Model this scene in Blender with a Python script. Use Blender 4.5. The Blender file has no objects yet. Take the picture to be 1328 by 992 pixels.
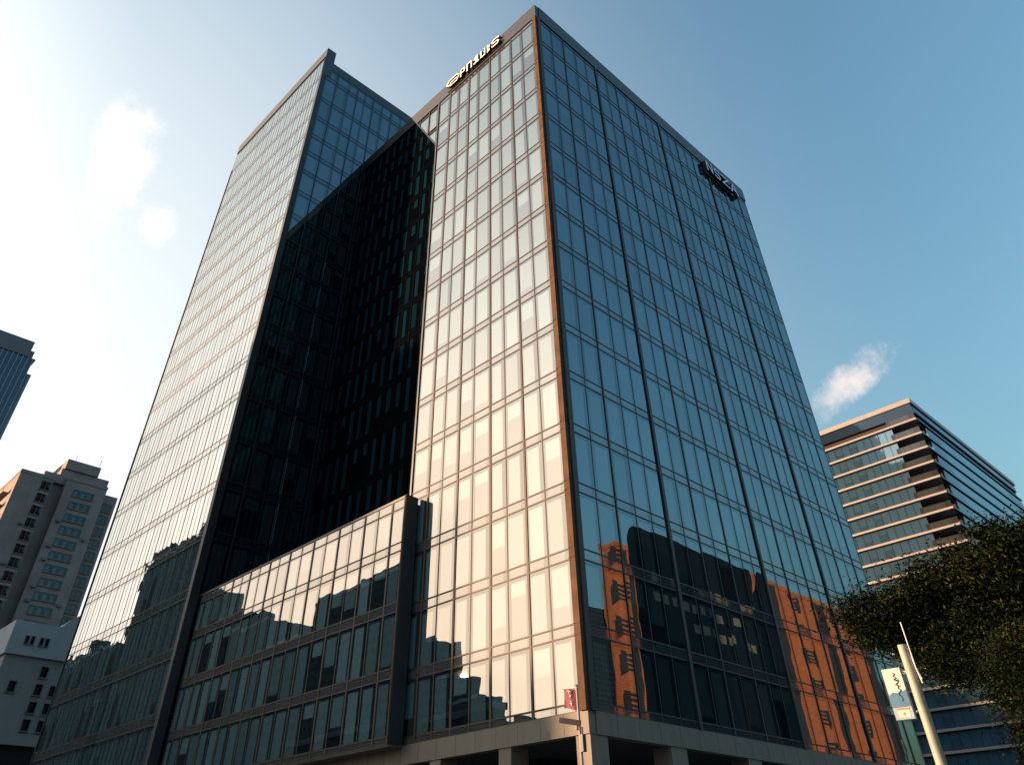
import bpy, math, random
from mathutils import Vector, Matrix
random.seed(7)
R = math.radians
scn = bpy.context.scene
COL = scn.collection

# ------------------------------------------------------------------ camera
CAM = Vector((29.10, -34.37, 1.6))
yaw, pitch, roll = -0.7923884778, 0.7218451689, -0.01670565063
F = Vector((math.sin(yaw)*math.cos(pitch), math.cos(yaw)*math.cos(pitch), math.sin(pitch)))
r0 = Vector((math.cos(yaw), -math.sin(yaw), 0)); u0 = r0.cross(F)
cr, sr = math.cos(roll), math.sin(roll)
RV = cr*r0 + sr*u0; UV = -sr*r0 + cr*u0
cam = bpy.data.cameras.new('camera'); camo = bpy.data.objects.new('camera', cam); COL.objects.link(camo)
m = Matrix.Identity(4)
for i in range(3):
    m[i][0] = RV[i]; m[i][1] = UV[i]; m[i][2] = -F[i]; m[i][3] = CAM[i]
camo.matrix_world = m
cam.sensor_width = 36; cam.lens = 954.0876/1328*36
cam.shift_x = 10.6785/1328; cam.shift_y = -175.274/1328
cam.clip_start = 0.1; cam.clip_end = 6000
scn.camera = camo
def proj(p):
    v = Vector(p)-CAM; d = v.dot(F)
    return (664-10.68+954.09*v.dot(RV)/d, 496-175.27-954.09*v.dot(UV)/d) if d > .1 else (-9999, -9999)

# ------------------------------------------------------------------ light
SAZ, SEL = R(41.3), R(11.0)
S = Vector((-math.cos(SEL)*math.cos(SAZ), -math.cos(SEL)*math.sin(SAZ), math.sin(SEL)))
sun = bpy.data.lights.new('sun', 'SUN'); suno = bpy.data.objects.new('sun', sun); COL.objects.link(suno)
suno.rotation_euler = S.to_track_quat('Z', 'Y').to_euler()
sun.energy = 4.2; sun.angle = R(0.5); sun.color = (1.0, 0.60, 0.33)
world = bpy.data.worlds.new('World'); scn.world = world; world.use_nodes = True
wt = world.node_tree; wn = wt.nodes; wl = wt.links
for n in list(wn): wn.remove(n)
wo = wn.new('ShaderNodeOutputWorld'); wb = wn.new('ShaderNodeBackground')
sky = wn.new('ShaderNodeTexSky'); sky.sky_type = 'NISHITA'; sky.sun_disc = False
sky.sun_elevation = SEL; sky.sun_rotation = math.atan2(S.x, S.y)
sky.air_density = 1.6; sky.dust_density = 6; sky.ozone_density = 4.2; sky.altitude = 0
wb.inputs['Strength'].default_value = 0.15
tc = wn.new('ShaderNodeTexCoord')
def cloud(col_in, d, spread, edge, scale, stretch, amount, colour, rough=.62, rot=0.0):
    d = Vector(d).normalized()
    side = d.cross(Vector((0, 0, 1))).normalized(); up = side.cross(d)
    side, up = side*math.cos(rot)+up*math.sin(rot), up*math.cos(rot)-side*math.sin(rot)
    def dotc(v):
        n = wn.new('ShaderNodeVectorMath'); n.operation = 'DOT_PRODUCT'
        wl.new(tc.outputs['Generated'], n.inputs[0]); n.inputs[1].default_value = v; return n.outputs['Value']
    def mth(op, a, b=None, clamp=False):
        n = wn.new('ShaderNodeMath'); n.operation = op; n.use_clamp = clamp
        for i, x in enumerate((a, b)):
            if x is None: continue
            if isinstance(x, (int, float)): n.inputs[i].default_value = x
            else: wl.new(x, n.inputs[i])
        return n.outputs[0]
    a = mth('DIVIDE', dotc(side), spread[0]); b = mth('DIVIDE', dotc(up), spread[1])
    rr = mth('ADD', mth('MULTIPLY', a, a), mth('MULTIPLY', b, b))
    mask = mth('SUBTRACT', 1.0, rr, True)
    front = mth('GREATER_THAN', dotc(d), 0.0)
    mask = mth('MULTIPLY', mask, front)
    mp = wn.new('ShaderNodeMapping'); mp.inputs['Scale'].default_value = stretch
    wl.new(tc.outputs['Generated'], mp.inputs['Vector'])
    nz = wn.new('ShaderNodeTexNoise'); nz.inputs['Scale'].default_value = scale; nz.inputs['Detail'].default_value = 9; nz.inputs['Roughness'].default_value = rough
    wl.new(mp.outputs['Vector'], nz.inputs['Vector'])
    val = mth('ADD', mth('MULTIPLY', mask, 0.75), mth('MULTIPLY', mth('SUBTRACT', nz.outputs[0], 0.5), 1.7))
    mr = wn.new('ShaderNodeMapRange'); mr.interpolation_type = 'SMOOTHSTEP'
    mr.inputs['From Min'].default_value = edge[0]; mr.inputs['From Max'].default_value = edge[1]
    wl.new(val, mr.inputs['Value'])
    f = mth('MULTIPLY', mr.outputs[0], amount)
    f = mth('MULTIPLY', f, mth('GREATER_THAN', mask, 0.0001))
    mx = wn.new('ShaderNodeMix'); mx.data_type = 'RGBA'
    wl.new(f, mx.inputs[0]); wl.new(col_in, mx.inputs[6]); mx.inputs[7].default_value = (*colour, 1)
    return mx.outputs[2]
c = sky.outputs[0]
def raydir(x, y):
    return (F + RV*((x-653.32)/954.09) - UV*((y-320.73)/954.09)).normalized()
def veil(col_in, d, half, power, amount, colour):
    """bright haze and sun glow mixed into one part of the sky colour, thinning out evenly"""
    n = wn.new('ShaderNodeVectorMath'); n.operation = 'DOT_PRODUCT'; wl.new(tc.outputs['Generated'], n.inputs[0]); n.inputs[1].default_value = Vector(d).normalized()
    mr = wn.new('ShaderNodeMapRange'); mr.interpolation_type = 'LINEAR'; wl.new(n.outputs['Value'], mr.inputs['Value'])
    mr.inputs['From Min'].default_value = math.cos(half); mr.inputs['From Max'].default_value = 1
    pw_ = wn.new('ShaderNodeMath'); pw_.operation = 'POWER'; wl.new(mr.outputs[0], pw_.inputs[0]); pw_.inputs[1].default_value = power
    am = wn.new('ShaderNodeMath'); am.operation = 'MULTIPLY'; wl.new(pw_.outputs[0], am.inputs[0]); am.inputs[1].default_value = amount
    mx = wn.new('ShaderNodeMix'); mx.data_type = 'RGBA'; wl.new(am.outputs[0], mx.inputs[0]); wl.new(col_in, mx.inputs[6]); mx.inputs[7].default_value = (*colour, 1)
    return mx.outputs[2]
tint = wn.new('ShaderNodeMix'); tint.data_type = 'RGBA'; tint.blend_type = 'MULTIPLY'; tint.inputs[0].default_value = 1; tint.inputs[7].default_value = (1.06, 1.14, .99, 1)
wl.new(c, tint.inputs[6]); c = tint.outputs[2]
c = veil(c, (-.99, 0, .14), R(80), 2.0, .95, (3.15, 3.15, 3.08))
c = veil(c, S, R(54), 1.5, .9, (6.0, 5.55, 5.0))  # glow round the sun, mixed into the sky colour
c = veil(c, S, R(26), 1.3, .85, (6.6, 5.15, 3.75))  # warmer core of the same sun glow
c = cloud(c, raydir(163, 190), (.055, .125), (.22, .95), 9, (1, 1, 1), .85, (4.0, 3.65, 3.2), .66, R(10))
c = cloud(c, raydir(205, 290), (.035, .045), (.30, .95), 12, (1, 1, 1), .7, (3.4, 3.2, 2.95), .66)
c = cloud(c, raydir(1108, 487), (.075, .032), (.26, 1.0), 18, (1, 1, 1), .85, (3.0, 2.6, 2.45), .7, R(24))
c = cloud(c, raydir(1078, 516), (.06, .03), (.40, 1.1), 14, (1, 1, 1), .5, (2.8, 2.5, 2.4), .7, R(34))
wl.new(c, wb.inputs['Color']); wl.new(wb.outputs[0], wo.inputs['Surface'])
vs = scn.view_settings; vs.view_transform = 'Standard'; vs.look = 'None'; vs.exposure = 1.3; vs.gamma = 1; vs.use_curve_mapping = False
cy = scn.cycles; cy.max_bounces = 7; cy.glossy_bounces = 5; cy.diffuse_bounces = 3; cy.caustics_reflective = False
cy.sample_clamp_indirect = 6

# ------------------------------------------------------------------ materials
def base_mat(name):
    mt = bpy.data.materials.new(name); mt.use_nodes = True
    return mt, mt.node_tree.nodes, mt.node_tree.links, mt.node_tree.nodes['Principled BSDF']
def plain(name, col, rough=.6, metal=0, var=.12, scale=2.0, bump=0.0):
    mt, n, l, b = base_mat(name)
    b.inputs['Roughness'].default_value = rough; b.inputs['Metallic'].default_value = metal
    t = n.new('ShaderNodeTexCoord'); nz = n.new('ShaderNodeTexNoise'); nz.inputs['Scale'].default_value = scale; nz.inputs['Detail'].default_value = 6
    l.new(t.outputs['Object'], nz.inputs['Vector'])
    cr_ = n.new('ShaderNodeValToRGB')
    cr_.color_ramp.elements[0].position = .3; cr_.color_ramp.elements[1].position = .72
    cr_.color_ramp.elements[0].color = (*[x*(1-var) for x in col], 1); cr_.color_ramp.elements[1].color = (*[min(1, x*(1+var)) for x in col], 1)
    l.new(nz.outputs[0], cr_.inputs[0]); l.new(cr_.outputs[0], b.inputs['Base Color'])
    if bump:
        bp = n.new('ShaderNodeBump'); bp.inputs['Strength'].default_value = bump; bp.inputs['Distance'].default_value = .05
        l.new(nz.outputs[0], bp.inputs['Height']); l.new(bp.outputs[0], b.inputs['Normal'])
    return mt
def nmath(n, l, op, a, b=None, clamp=False):
    k = n.new('ShaderNodeMath'); k.operation = op; k.use_clamp = clamp
    for i, x in enumerate((a, b)):
        if x is None: continue
        if isinstance(x, (int, float)): k.inputs[i].default_value = x
        else: l.new(x, k.inputs[i])
    return k.outputs[0]
def glass(name, blind, gap, ior, tint=(1, 1, 1), rough=.006, wave=.006, gloss=1.0, edge=(.07, .76, .93)):
    """coated curtain wall pane: blind / gap behind, mirror coat in front; UVMap = pane 0..1, Rand = per pane numbers"""
    mt, n, l, b = base_mat(name); n.remove(b); out = n['Material Output']
    uv = n.new('ShaderNodeUVMap'); uv.uv_map = 'UVMap'; s = n.new('ShaderNodeSeparateXYZ'); l.new(uv.outputs[0], s.inputs[0])
    rn = n.new('ShaderNodeUVMap'); rn.uv_map = 'Rand'; rs = n.new('ShaderNodeSeparateXYZ'); l.new(rn.outputs[0], rs.inputs[0])
    M_ = lambda op, a, b=None, c=False: nmath(n, l, op, a, b, c)
    lo = M_('ADD', edge[0], M_('MULTIPLY', rs.outputs[0], .08)); hi = M_('ADD', edge[1], M_('MULTIPLY', rs.outputs[1], .12))
    def ss(v, e, w):
        return M_('MULTIPLY', M_('SUBTRACT', v, e), 1/w, False)
    ma = M_('MULTIPLY', M_('ADD', ss(s.outputs[0], lo, .03), 0, True), M_('ADD', ss(M_('MULTIPLY', s.outputs[0], -1), M_('MULTIPLY', hi, -1), .05), 0, True))
    ma = M_('MULTIPLY', ma, M_('ADD', ss(M_('MULTIPLY', s.outputs[1], -1), -edge[2], .03), 0, True))
    ma0 = ma
    # some blinds hang only part of the way down
    part = M_('MULTIPLY', M_('GREATER_THAN', rs.outputs[1], .78), M_('MULTIPLY', rs.outputs[0], .7))
    ma = M_('MULTIPLY', ma, M_('ADD', ss(s.outputs[1], part, .03), 0, True))
    ma = M_('MULTIPLY', ma, M_('ADD', .55, M_('MULTIPLY', rs.outputs[0], .6)))
    mx = n.new('ShaderNodeMix'); mx.data_type = 'RGBA'; l.new(ma, mx.inputs[0]); mx.inputs[6].default_value = (*gap, 1); mx.inputs[7].default_value = (*blind, 1)
    df = n.new('ShaderNodeBsdfDiffuse'); l.new(mx.outputs[2], df.inputs[0])
    gl = n.new('ShaderNodeBsdfGlossy'); gl.inputs['Color'].default_value = (*tint, 1); gl.inputs['Roughness'].default_value = rough
    t = n.new('ShaderNodeTexCoord'); nz = n.new('ShaderNodeTexNoise'); nz.inputs['Scale'].default_value = .45; nz.inputs['Detail'].default_value = 1.5
    ad = n.new('ShaderNodeVectorMath'); ad.operation = 'ADD'
    sc = n.new('ShaderNodeVectorMath'); sc.operation = 'SCALE'; sc.inputs['Scale'].default_value = 9.0
    l.new(rn.outputs[0], sc.inputs[0]); l.new(t.outputs['Object'], ad.inputs[0]); l.new(sc.outputs[0], ad.inputs[1]); l.new(ad.outputs[0], nz.inputs['Vector'])
    bp = n.new('ShaderNodeBump'); bp.inputs['Strength'].default_value = 1; bp.inputs['Distance'].default_value = wave
    l.new(nz.outputs[0], bp.inputs['Height']); l.new(bp.outputs[0], gl.inputs['Normal'])
    fr = n.new('ShaderNodeFresnel'); fr.inputs['IOR'].default_value = ior
    fac = M_('MULTIPLY', fr.outputs[0], M_('MULTIPLY', gloss, M_('MULTIPLY', M_('ADD', .88, M_('MULTIPLY', rs.outputs[1], .12)), M_('ADD', .80, M_('MULTIPLY', ma0, .20)))), True)
    ms = n.new('ShaderNodeMixShader'); l.new(fac, ms.inputs[0]); l.new(df.outputs[0], ms.inputs[1]); l.new(gl.outputs[0], ms.inputs[2])
    l.new(ms.outputs[0], out.inputs['Surface'])
    return mt
MAT = {}
MAT['glass_front'] = glass('glass_front', (.115, .195, .22), (.008, .014, .018), 5.0, (.92, .875, .85))
MAT['glass_left'] = glass('glass_left', (.06, .13, .15), (.008, .018, .024), 8.5, (1.0, 1.0, 1.0))
MAT['spandrel_left'] = glass('spandrel_left', (.06, .075, .08), (.04, .05, .055), 7.0, (1.0, .96, .93), .008, .004)
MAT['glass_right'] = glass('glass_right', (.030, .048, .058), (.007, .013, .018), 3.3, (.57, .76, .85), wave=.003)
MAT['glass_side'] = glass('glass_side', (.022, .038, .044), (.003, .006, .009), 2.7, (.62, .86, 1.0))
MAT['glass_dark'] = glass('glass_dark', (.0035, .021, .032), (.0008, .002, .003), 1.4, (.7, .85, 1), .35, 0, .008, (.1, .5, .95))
MAT['spandrel_front'] = glass('spandrel_front', (.085, .085, .085), (.07, .068, .068), 4.4, (.90, .87, .85), .008, .004)
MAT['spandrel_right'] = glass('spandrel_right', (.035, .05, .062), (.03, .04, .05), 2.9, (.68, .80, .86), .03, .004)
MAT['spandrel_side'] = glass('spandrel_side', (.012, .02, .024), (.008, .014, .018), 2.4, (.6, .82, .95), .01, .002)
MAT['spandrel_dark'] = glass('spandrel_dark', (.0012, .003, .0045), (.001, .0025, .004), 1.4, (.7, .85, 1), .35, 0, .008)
MAT['bronze'] = plain('bronze', (.034, .019, .013), .6, 0)
MAT['steel_dark'] = plain('steel_dark', (.014, .018, .024), .5, 0)
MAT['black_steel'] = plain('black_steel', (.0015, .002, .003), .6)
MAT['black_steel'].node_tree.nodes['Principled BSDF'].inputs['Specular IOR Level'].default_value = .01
MAT['corner_bronze'] = plain('corner_bronze', (.115, .066, .042), .8, 0, .25, 1.2)
MAT['corner_bronze'].node_tree.nodes['Principled BSDF'].inputs['Specular IOR Level'].default_value = .1
MAT['parapet'] = plain('parapet', (.064, .068, .084), .5, .1, .06, .4)
MAT['parapet_dark'] = plain('parapet_dark', (.045, .060, .075), .45, .1, .08, .4)
MAT['core'] = plain('core', (.006, .008, .009), .8)
MAT['soffit'] = plain('soffit', (.05, .05, .05), .8)
MAT['glint_steel'] = plain('glint_steel', (.6, .6, .58), .25, .9)  # bright metal for the drawn-in glint line
def panel_concrete(name, col, pw):
    mt, n, l, b = base_mat(name); b.inputs['Roughness'].default_value = .6
    t = n.new('ShaderNodeTexCoord'); nz = n.new('ShaderNodeTexNoise'); nz.inputs['Scale'].default_value = 1.6; nz.inputs['Detail'].default_value = 9
    mp = n.new('ShaderNodeMapping'); mp.inputs['Scale'].default_value = (1, 1, .22); l.new(t.outputs['Object'], mp.inputs['Vector']); l.new(mp.outputs[0], nz.inputs['Vector'])
    mx = n.new('ShaderNodeMix'); mx.data_type = 'RGBA'; mx.inputs[6].default_value = (*[x*.62 for x in col], 1); mx.inputs[7].default_value = (*[x*1.32 for x in col], 1)
    l.new(nz.outputs[0], mx.inputs[0]); l.new(mx.outputs[2], b.inputs['Base Color'])
    return mt
MAT['stone'] = panel_concrete('stone', (.165, .135, .11), 1.8)
MAT['joint'] = plain('joint', (.06, .05, .045), .8)
MAT['lobby_glass'] = plain('lobby_glass', (.02, .024, .028), .15)

# ------------------------------------------------------------------ mesh builder
class MB:
    def __init__(s): s.v = []; s.f = []; s.uv = []; s.rn = []; s.mi = []
    def quad(s, a, b, c_, d, rnd=None, mi=0):
        i = len(s.v); s.v += [tuple(a), tuple(b), tuple(c_), tuple(d)]; s.f.append((i, i+1, i+2, i+3))
        s.uv += [(0, 0), (1, 0), (1, 1), (0, 1)]; s.rn += [rnd or (random.random(), random.random())]*4; s.mi.append(mi)
    def poly(s, pts, mi=0):
        i = len(s.v); s.v += [tuple(p) for p in pts]; s.f.append(tuple(range(i, i+len(pts)))); s.uv += [(0, 0)]*len(pts); s.rn += [(.5, .5)]*len(pts); s.mi.append(mi)
    def box(s, x0, x1, y0, y1, z0, z1, mi=0):
        p = [(x, y, z) for z in (z0, z1) for y in (y0, y1) for x in (x0, x1)]
        for q in ((0, 2, 3, 1), (4, 5, 7, 6), (0, 1, 5, 4), (1, 3, 7, 5), (3, 2, 6, 7), (2, 0, 4, 6)):
            s.quad(*[p[k] for k in q], rnd=(.5, .5), mi=mi)
    def obox(s, o, U, V, W, u, v, w, mi=0):
        o = Vector(o); p = [o+U*a+V*b+W*c_ for c_ in w for b in v for a in u]
        for q in ((0, 2, 3, 1), (4, 5, 7, 6), (0, 1, 5, 4), (1, 3, 7, 5), (3, 2, 6, 7), (2, 0, 4, 6)):
            s.quad(*[p[k] for k in q], rnd=(.5, .5), mi=mi)
    def prism(s, pts, d, mi=0):
        """pts: planar outline (Vectors), d: extrusion vector"""
        a = [Vector(p) for p in pts]; b = [p+d for p in a]; n = len(a)
        s.poly(a[::-1], mi); s.poly(b, mi)
        for i in range(n): s.quad(a[i], a[(i+1) % n], b[(i+1) % n], b[i], rnd=(.5, .5), mi=mi)
    def tube(s, pts, rad, k=10, mi=0, caps=True):
        pts = [Vector(p) for p in pts]; rad = rad if isinstance(rad, (list, tuple)) else [rad]*len(pts); rings = []
        for i, p in enumerate(pts):
            d = (pts[min(i+1, len(pts)-1)]-pts[max(i-1, 0)]).normalized()
            a = d.cross(Vector((0, 0, 1)) if abs(d.z) < .9 else Vector((1, 0, 0))).normalized(); b = d.cross(a)
            base = len(s.v)
            for j in range(k):
                t = 2*math.pi*j/k; s.v.append(tuple(p+(a*math.cos(t)+b*math.sin(t))*rad[i]))
            rings.append(base)
        for i in range(len(rings)-1):
            for j in range(k):
                s.f.append((rings[i]+j, rings[i+1]+j, rings[i+1]+(j+1) % k, rings[i]+(j+1) % k)); s.uv += [(0, 0)]*4; s.rn += [(.5, .5)]*4; s.mi.append(mi)
        if caps:
            for ring in (rings[0], rings[-1]):
                s.f.append(tuple(ring+j for j in range(k))); s.uv += [(0, 0)]*k; s.rn += [(.5, .5)]*k; s.mi.append(mi)
    def build(s, name, mats, parent=None, smooth=False, uv=True, loc=(0, 0, 0)):
        me = bpy.data.meshes.new(name); L = Vector(loc)
        me.from_pydata([tuple(Vector(v)-L) for v in s.v], [], s.f)
        if uv:
            a = me.uv_layers.new(name='UVMap'); b = me.uv_layers.new(name='Rand')
            a.data.foreach_set('uv', [x for p in s.uv for x in p]); b.data.foreach_set('uv', [x for p in s.rn for x in p])
        for mt in (mats if isinstance(mats, list) else [mats]): me.materials.append(mt)
        me.polygons.foreach_set('material_index', s.mi)
        if smooth: me.polygons.foreach_set('use_smooth', [True]*len(s.f))
        me.update()
        o = bpy.data.objects.new(name, me); COL.objects.link(o); o.location = loc
        if parent: o.parent = parent; o.matrix_parent_inverse = Matrix.Translation(-wloc(parent))
        return o
def wloc(o):
    p = o.location.copy() if o.parent is None else o.location + o.matrix_parent_inverse.translation + wloc(o.parent)
    return p
def tag(o, label=None, cat=None, group=None, kind=None):
    if label: o['label'] = label
    if cat: o['category'] = cat
    if group: o['group'] = group
    if kind: o['kind'] = kind
    return o
def empty(name, loc, label, cat, group=None):
    o = bpy.data.objects.new(name, None); COL.objects.link(o); o.location = loc; o.empty_display_size = 1
    return tag(o, label, cat, group)
def clone(o, parent, loc, matrix=None):
    c_ = o.copy(); COL.objects.link(c_); c_.parent = parent; c_.matrix_parent_inverse = Matrix.Translation(-wloc(parent)); c_.location = loc
    return c_
X_, Y_, Z_ = Vector((1, 0, 0)), Vector((0, 1, 0)), Vector((0, 0, 1))

# ------------------------------------------------------------------ ground
def plane(name, x0, x1, y0, y1, z, mt):
    b = MB(); b.quad((x0, y0, z), (x1, y0, z), (x1, y1, z), (x0, y1, z)); o = b.build(name, mt); o['kind'] = 'structure'; return o
MAT['asphalt'] = plain('asphalt', (.05, .05, .052), .9, 0, .25, 1.5, .3)
MAT['ground'] = plain('ground', (.10, .10, .10), .95, 0, .2, .05)
MAT['paving'] = plain('paving', (.22, .21, .20), .85, 0, .15, .8)
MAT['paint'] = plain('paint', (.75, .74, .70), .7, 0, .1)
plane('ground', -2500, 2500, -2500, 2500, 0, MAT['ground'])
plane('road', -700, 700, -26, -12, .004, MAT['asphalt'])
plane('road', 27, 41, -12, 700, .004, MAT['asphalt'])
b = MB(); b.box(-95, 25.5, -11, 60, -.05, .13); o = b.build('pavement', MAT['paving']); o['kind'] = 'structure'
b = MB()
for i in range(-60, 60): b.quad((i*8, -19.1, .008), (i*8+3, -19.1, .008), (i*8+3, -18.95, .008), (i*8, -18.95, .008))
o = b.build('lane_marking', MAT['paint']); o['kind'] = 'structure'

# ------------------------------------------------------------------ the glass office complex
root = empty('office_building', (0, 0, 0), 'vast dark blue glass office complex with two towers, dark recess and low front wing', 'office building')
WIN = []                                     # (area in the picture, four corners, rnd, material)
def jig(v0, v1): return v0+(v1-v0)*random.random()
def facade(wing, axis, plane_c, cols, rows, spans, gmat, frame, span, thick, bar=.09, extra=(), tilt=.0011, tw=.17, tp=.045, pr=.02, hb=.045):
    """axis 'x': wall facing -Y at y=plane_c, u = X; axis 'y': wall facing +X at x=plane_c, u = Y"""
    N = -Y_ if axis == 'x' else X_
    P = (lambda u, z, o=0: Vector((u, plane_c-o, z))) if axis == 'x' else (lambda u, z, o=0: Vector((plane_c+o, u, z)))
    U = X_ if axis == 'x' else Y_
    for i in range(len(cols)-1):
        a, b_ = cols[i], cols[i+1]
        for (z0, z1) in rows:
            ta, tb = random.gauss(0, tilt), random.gauss(0, tilt); w, h = b_-a, z1-z0
            cs = [P(a, z0, -ta*w/2-tb*h/2), P(b_, z0, ta*w/2-tb*h/2), P(b_, z1, ta*w/2+tb*h/2), P(a, z1, -ta*w/2+tb*h/2)]
            pp = [proj(q) for q in cs]
            ar = abs(sum(pp[k][0]*pp[(k+1) % 4][1]-pp[(k+1) % 4][0]*pp[k][1] for k in range(4)))/2
            if not all(-20 < q[0] < 1348 and -20 < q[1] < 1012 for q in pp): ar = 0
            WIN.append((ar, cs, (random.random(), random.random()), gmat))
    for (z0, z1) in spans:                     # one continuous spandrel strip per floor
        sb = MB()
        for i in range(len(cols)-1):
            sb.quad(P(cols[i], z0), P(cols[i+1], z0), P(cols[i+1], z1), P(cols[i], z1))
        sb.build('spandrel_panel', MAT[span], wing)
    zlo, zhi = min(r_[0] for r_ in rows+spans), max(r_[1] for r_ in rows+spans)
    def vbar(u, w, d):
        frame.obox(P(0, 0), U, N, Z_, (u-w/2, u+w/2), (-.06, d), (zlo, zhi))
    for i, u in enumerate(cols):
        if u in extra: vbar(u, .30, .12)
        elif u in thick: vbar(u, tw, tp)
        else: vbar(u, bar, pr)
    for (z0, z1) in spans:
        for z in (z0, z1):
            frame.obox(P(0, 0), U, N, Z_, (cols[0], cols[-1]), (-.05, pr+.012), (z-hb, z+hb))

LEV = [13.05+4.16*k for k in range(16)]       # floor lines of the right tower and the front wing
rowsR = [(9.24, 12.48)]+[(LEV[k], LEV[k+1]-.62) for k in range(15)]
spanR = [(8.83, 9.24), (12.48, 13.05)]+[(LEV[k+1]-.62, LEV[k+1]) for k in range(15)]
def wing(name, boxes, mat=None):
    b = MB()
    for q in boxes: b.box(*q)
    return b.build(name, mat or MAT['core'], root)
# ---- right tower
rt = wing('tower_wing', [(-16.4, -.25, .25, 42.7, 8.2, 77.2)])
fr = MB()
colsF = [-16.58, -14.5, -12.87, -11.07, -9.4, -7.5, -5.88, -4.05, -2.32, -.5]
facade(rt, 'x', 0, colsF, rowsR, spanR, 'glass_front', fr, 'spandrel_front', (-14.5, -11.07, -7.5, -4.05))
fr.build('mullion_frame', MAT['bronze'], rt)
fr = MB()
colsR = [.5, 2.35, 4.36, 6.42, 8.2, 10.08, 12.0, 13.86, 15.75, 17.6, 19.4, 20.9, 22.4, 24.2, 26.0, 27.8, 29.6, 31.3, 33.0, 34.9, 36.8, 38.7, 40.6, 42.7]
facade(rt, 'y', 0, colsR, rowsR, spanR, 'glass_right', fr, 'spandrel_right', (4.36, 13.86, 17.6, 26.0, 29.6, 36.8, 40.6), .06, (10.08, 22.4, 33.0), tw=.13, tp=.05, pr=.02, hb=.04)
fr.build('mullion_frame', MAT['steel_dark'], rt)
b = MB(); b.box(-16.65, -.0, -.10, .45, 75.45, 77.8)
b.build('parapet', MAT['parapet'], rt)
b = MB(); b.box(-.5, .10, .45, 42.9, 75.45, 77.78); b.box(-16.65, -16.2, .45, 42.9, 75.45, 77.78); b.box(-16.2, -.5, 42.4, 42.9, 75.45, 77.78)
b.build('parapet', MAT['parapet_dark'], rt)
b = MB(); b.box(-.5, -.30, -.16, .3, 8.83, 75.45); b.box(-.29, 0, -.20, .1, 8.83, 75.45)
for z in LEV: b.box(-.5, .0, -.215, -.2, z-.62, z-.57); b.box(-.5, .0, -.215, -.2, z-.03, z+.02)
b.build('corner_trim', MAT['corner_bronze'], rt)
b = MB(); b.box(-.2, .16, .1, .5, 8.83, 75.45); b.build('corner_trim', MAT['steel_dark'], rt)
b = MB(); b.box(-16.78, -16.58, -.10, .3, 8.83, 75.45); b.build('edge_trim', MAT['parapet'], rt)
b = MB(); b.box(-16.65, -16.4, .3, 42.7, 8.2, 75.45); b.build('side_wall', MAT['core'], rt)
# wedge cantilevered from the top left corner of the right tower
wz = MB(); wz.prism([(-22.3, .05, 77.6), (-16.68, .05, 67.6), (-16.68, .05, 77.6)], Vector((0, 1.4, 0)))
wz.build('roof_wedge', [MAT['core']], rt)
wf, ws = MB(), MB()
def wedge_x(z): return -16.68-(z-67.6)*.562
prev = 67.6
for z0, z1 in rowsR[-3:]:
    zc = [max(z0, 67.9), z1]
    for a, b_ in ((-22.3, -20.35), (-20.35, -18.5), (-18.5, -16.7)):
        pts = []
        poly = [(a, zc[0]), (b_, zc[0]), (b_, zc[1]), (a, zc[1])]
        # clip to the slanted lower edge
        out = []
        ins = lambda p: p[0] >= wedge_x(p[1])
        for k in range(4):
            p, q = poly[k], poly[(k+1) % 4]
            if ins(p): out.append(p)
            if ins(p) != ins(q):
                lo, hi = 0.0, 1.0
                for _ in range(30):
                    md = (lo+hi)/2; pt = (p[0]+(q[0]-p[0])*md, p[1]+(q[1]-p[1])*md)
                    if ins(pt) == ins(p): lo = md
                    else: hi = md
                out.append(pt)
        if len(out) > 2:
            i0 = len(ws.v); rn_ = (random.random(), random.random())
            ws.v += [(p[0], 0, p[1]) for p in out]; ws.f.append(tuple(range(i0, i0+len(out))))
            ws.uv += [((p[0]-a)/(b_-a), (p[1]-zc[0])/(zc[1]-zc[0])) for p in out]; ws.rn += [rn_]*len(out); ws.mi.append(0)
    for z in zc: wf.box(max(wedge_x(z), -22.2), -16.6, -.055, .05, z-.05, z+.05)
for u in (-20.35, -18.5): wf.box(u-.05, u+.05, -.07, .05, 67.6+(-16.68-u)/.562, 75.4)
ws.build('wedge_glazing', MAT['glass_front'], rt)
wf.build('wedge_frame', MAT['bronze'], rt)
b = MB(); b.prism([(-22.3, -.10, 77.8), (-22.15, -.10, 77.5), (-21.05, -.10, 75.45), (-16.65, -.10, 75.45), (-16.65, -.10, 77.8)], Vector((0, .5, 0)))
b.build('parapet', MAT['parapet'], rt)
b = MB(); b.prism([(-22.3, -.06, 77.5), (-16.75, -.06, 67.5), (-16.68, -.06, 67.75), (-22.1, -.06, 77.5)], Vector((0, .4, 0)))
b.build('wedge_edge', MAT['steel_dark'], rt)

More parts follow.
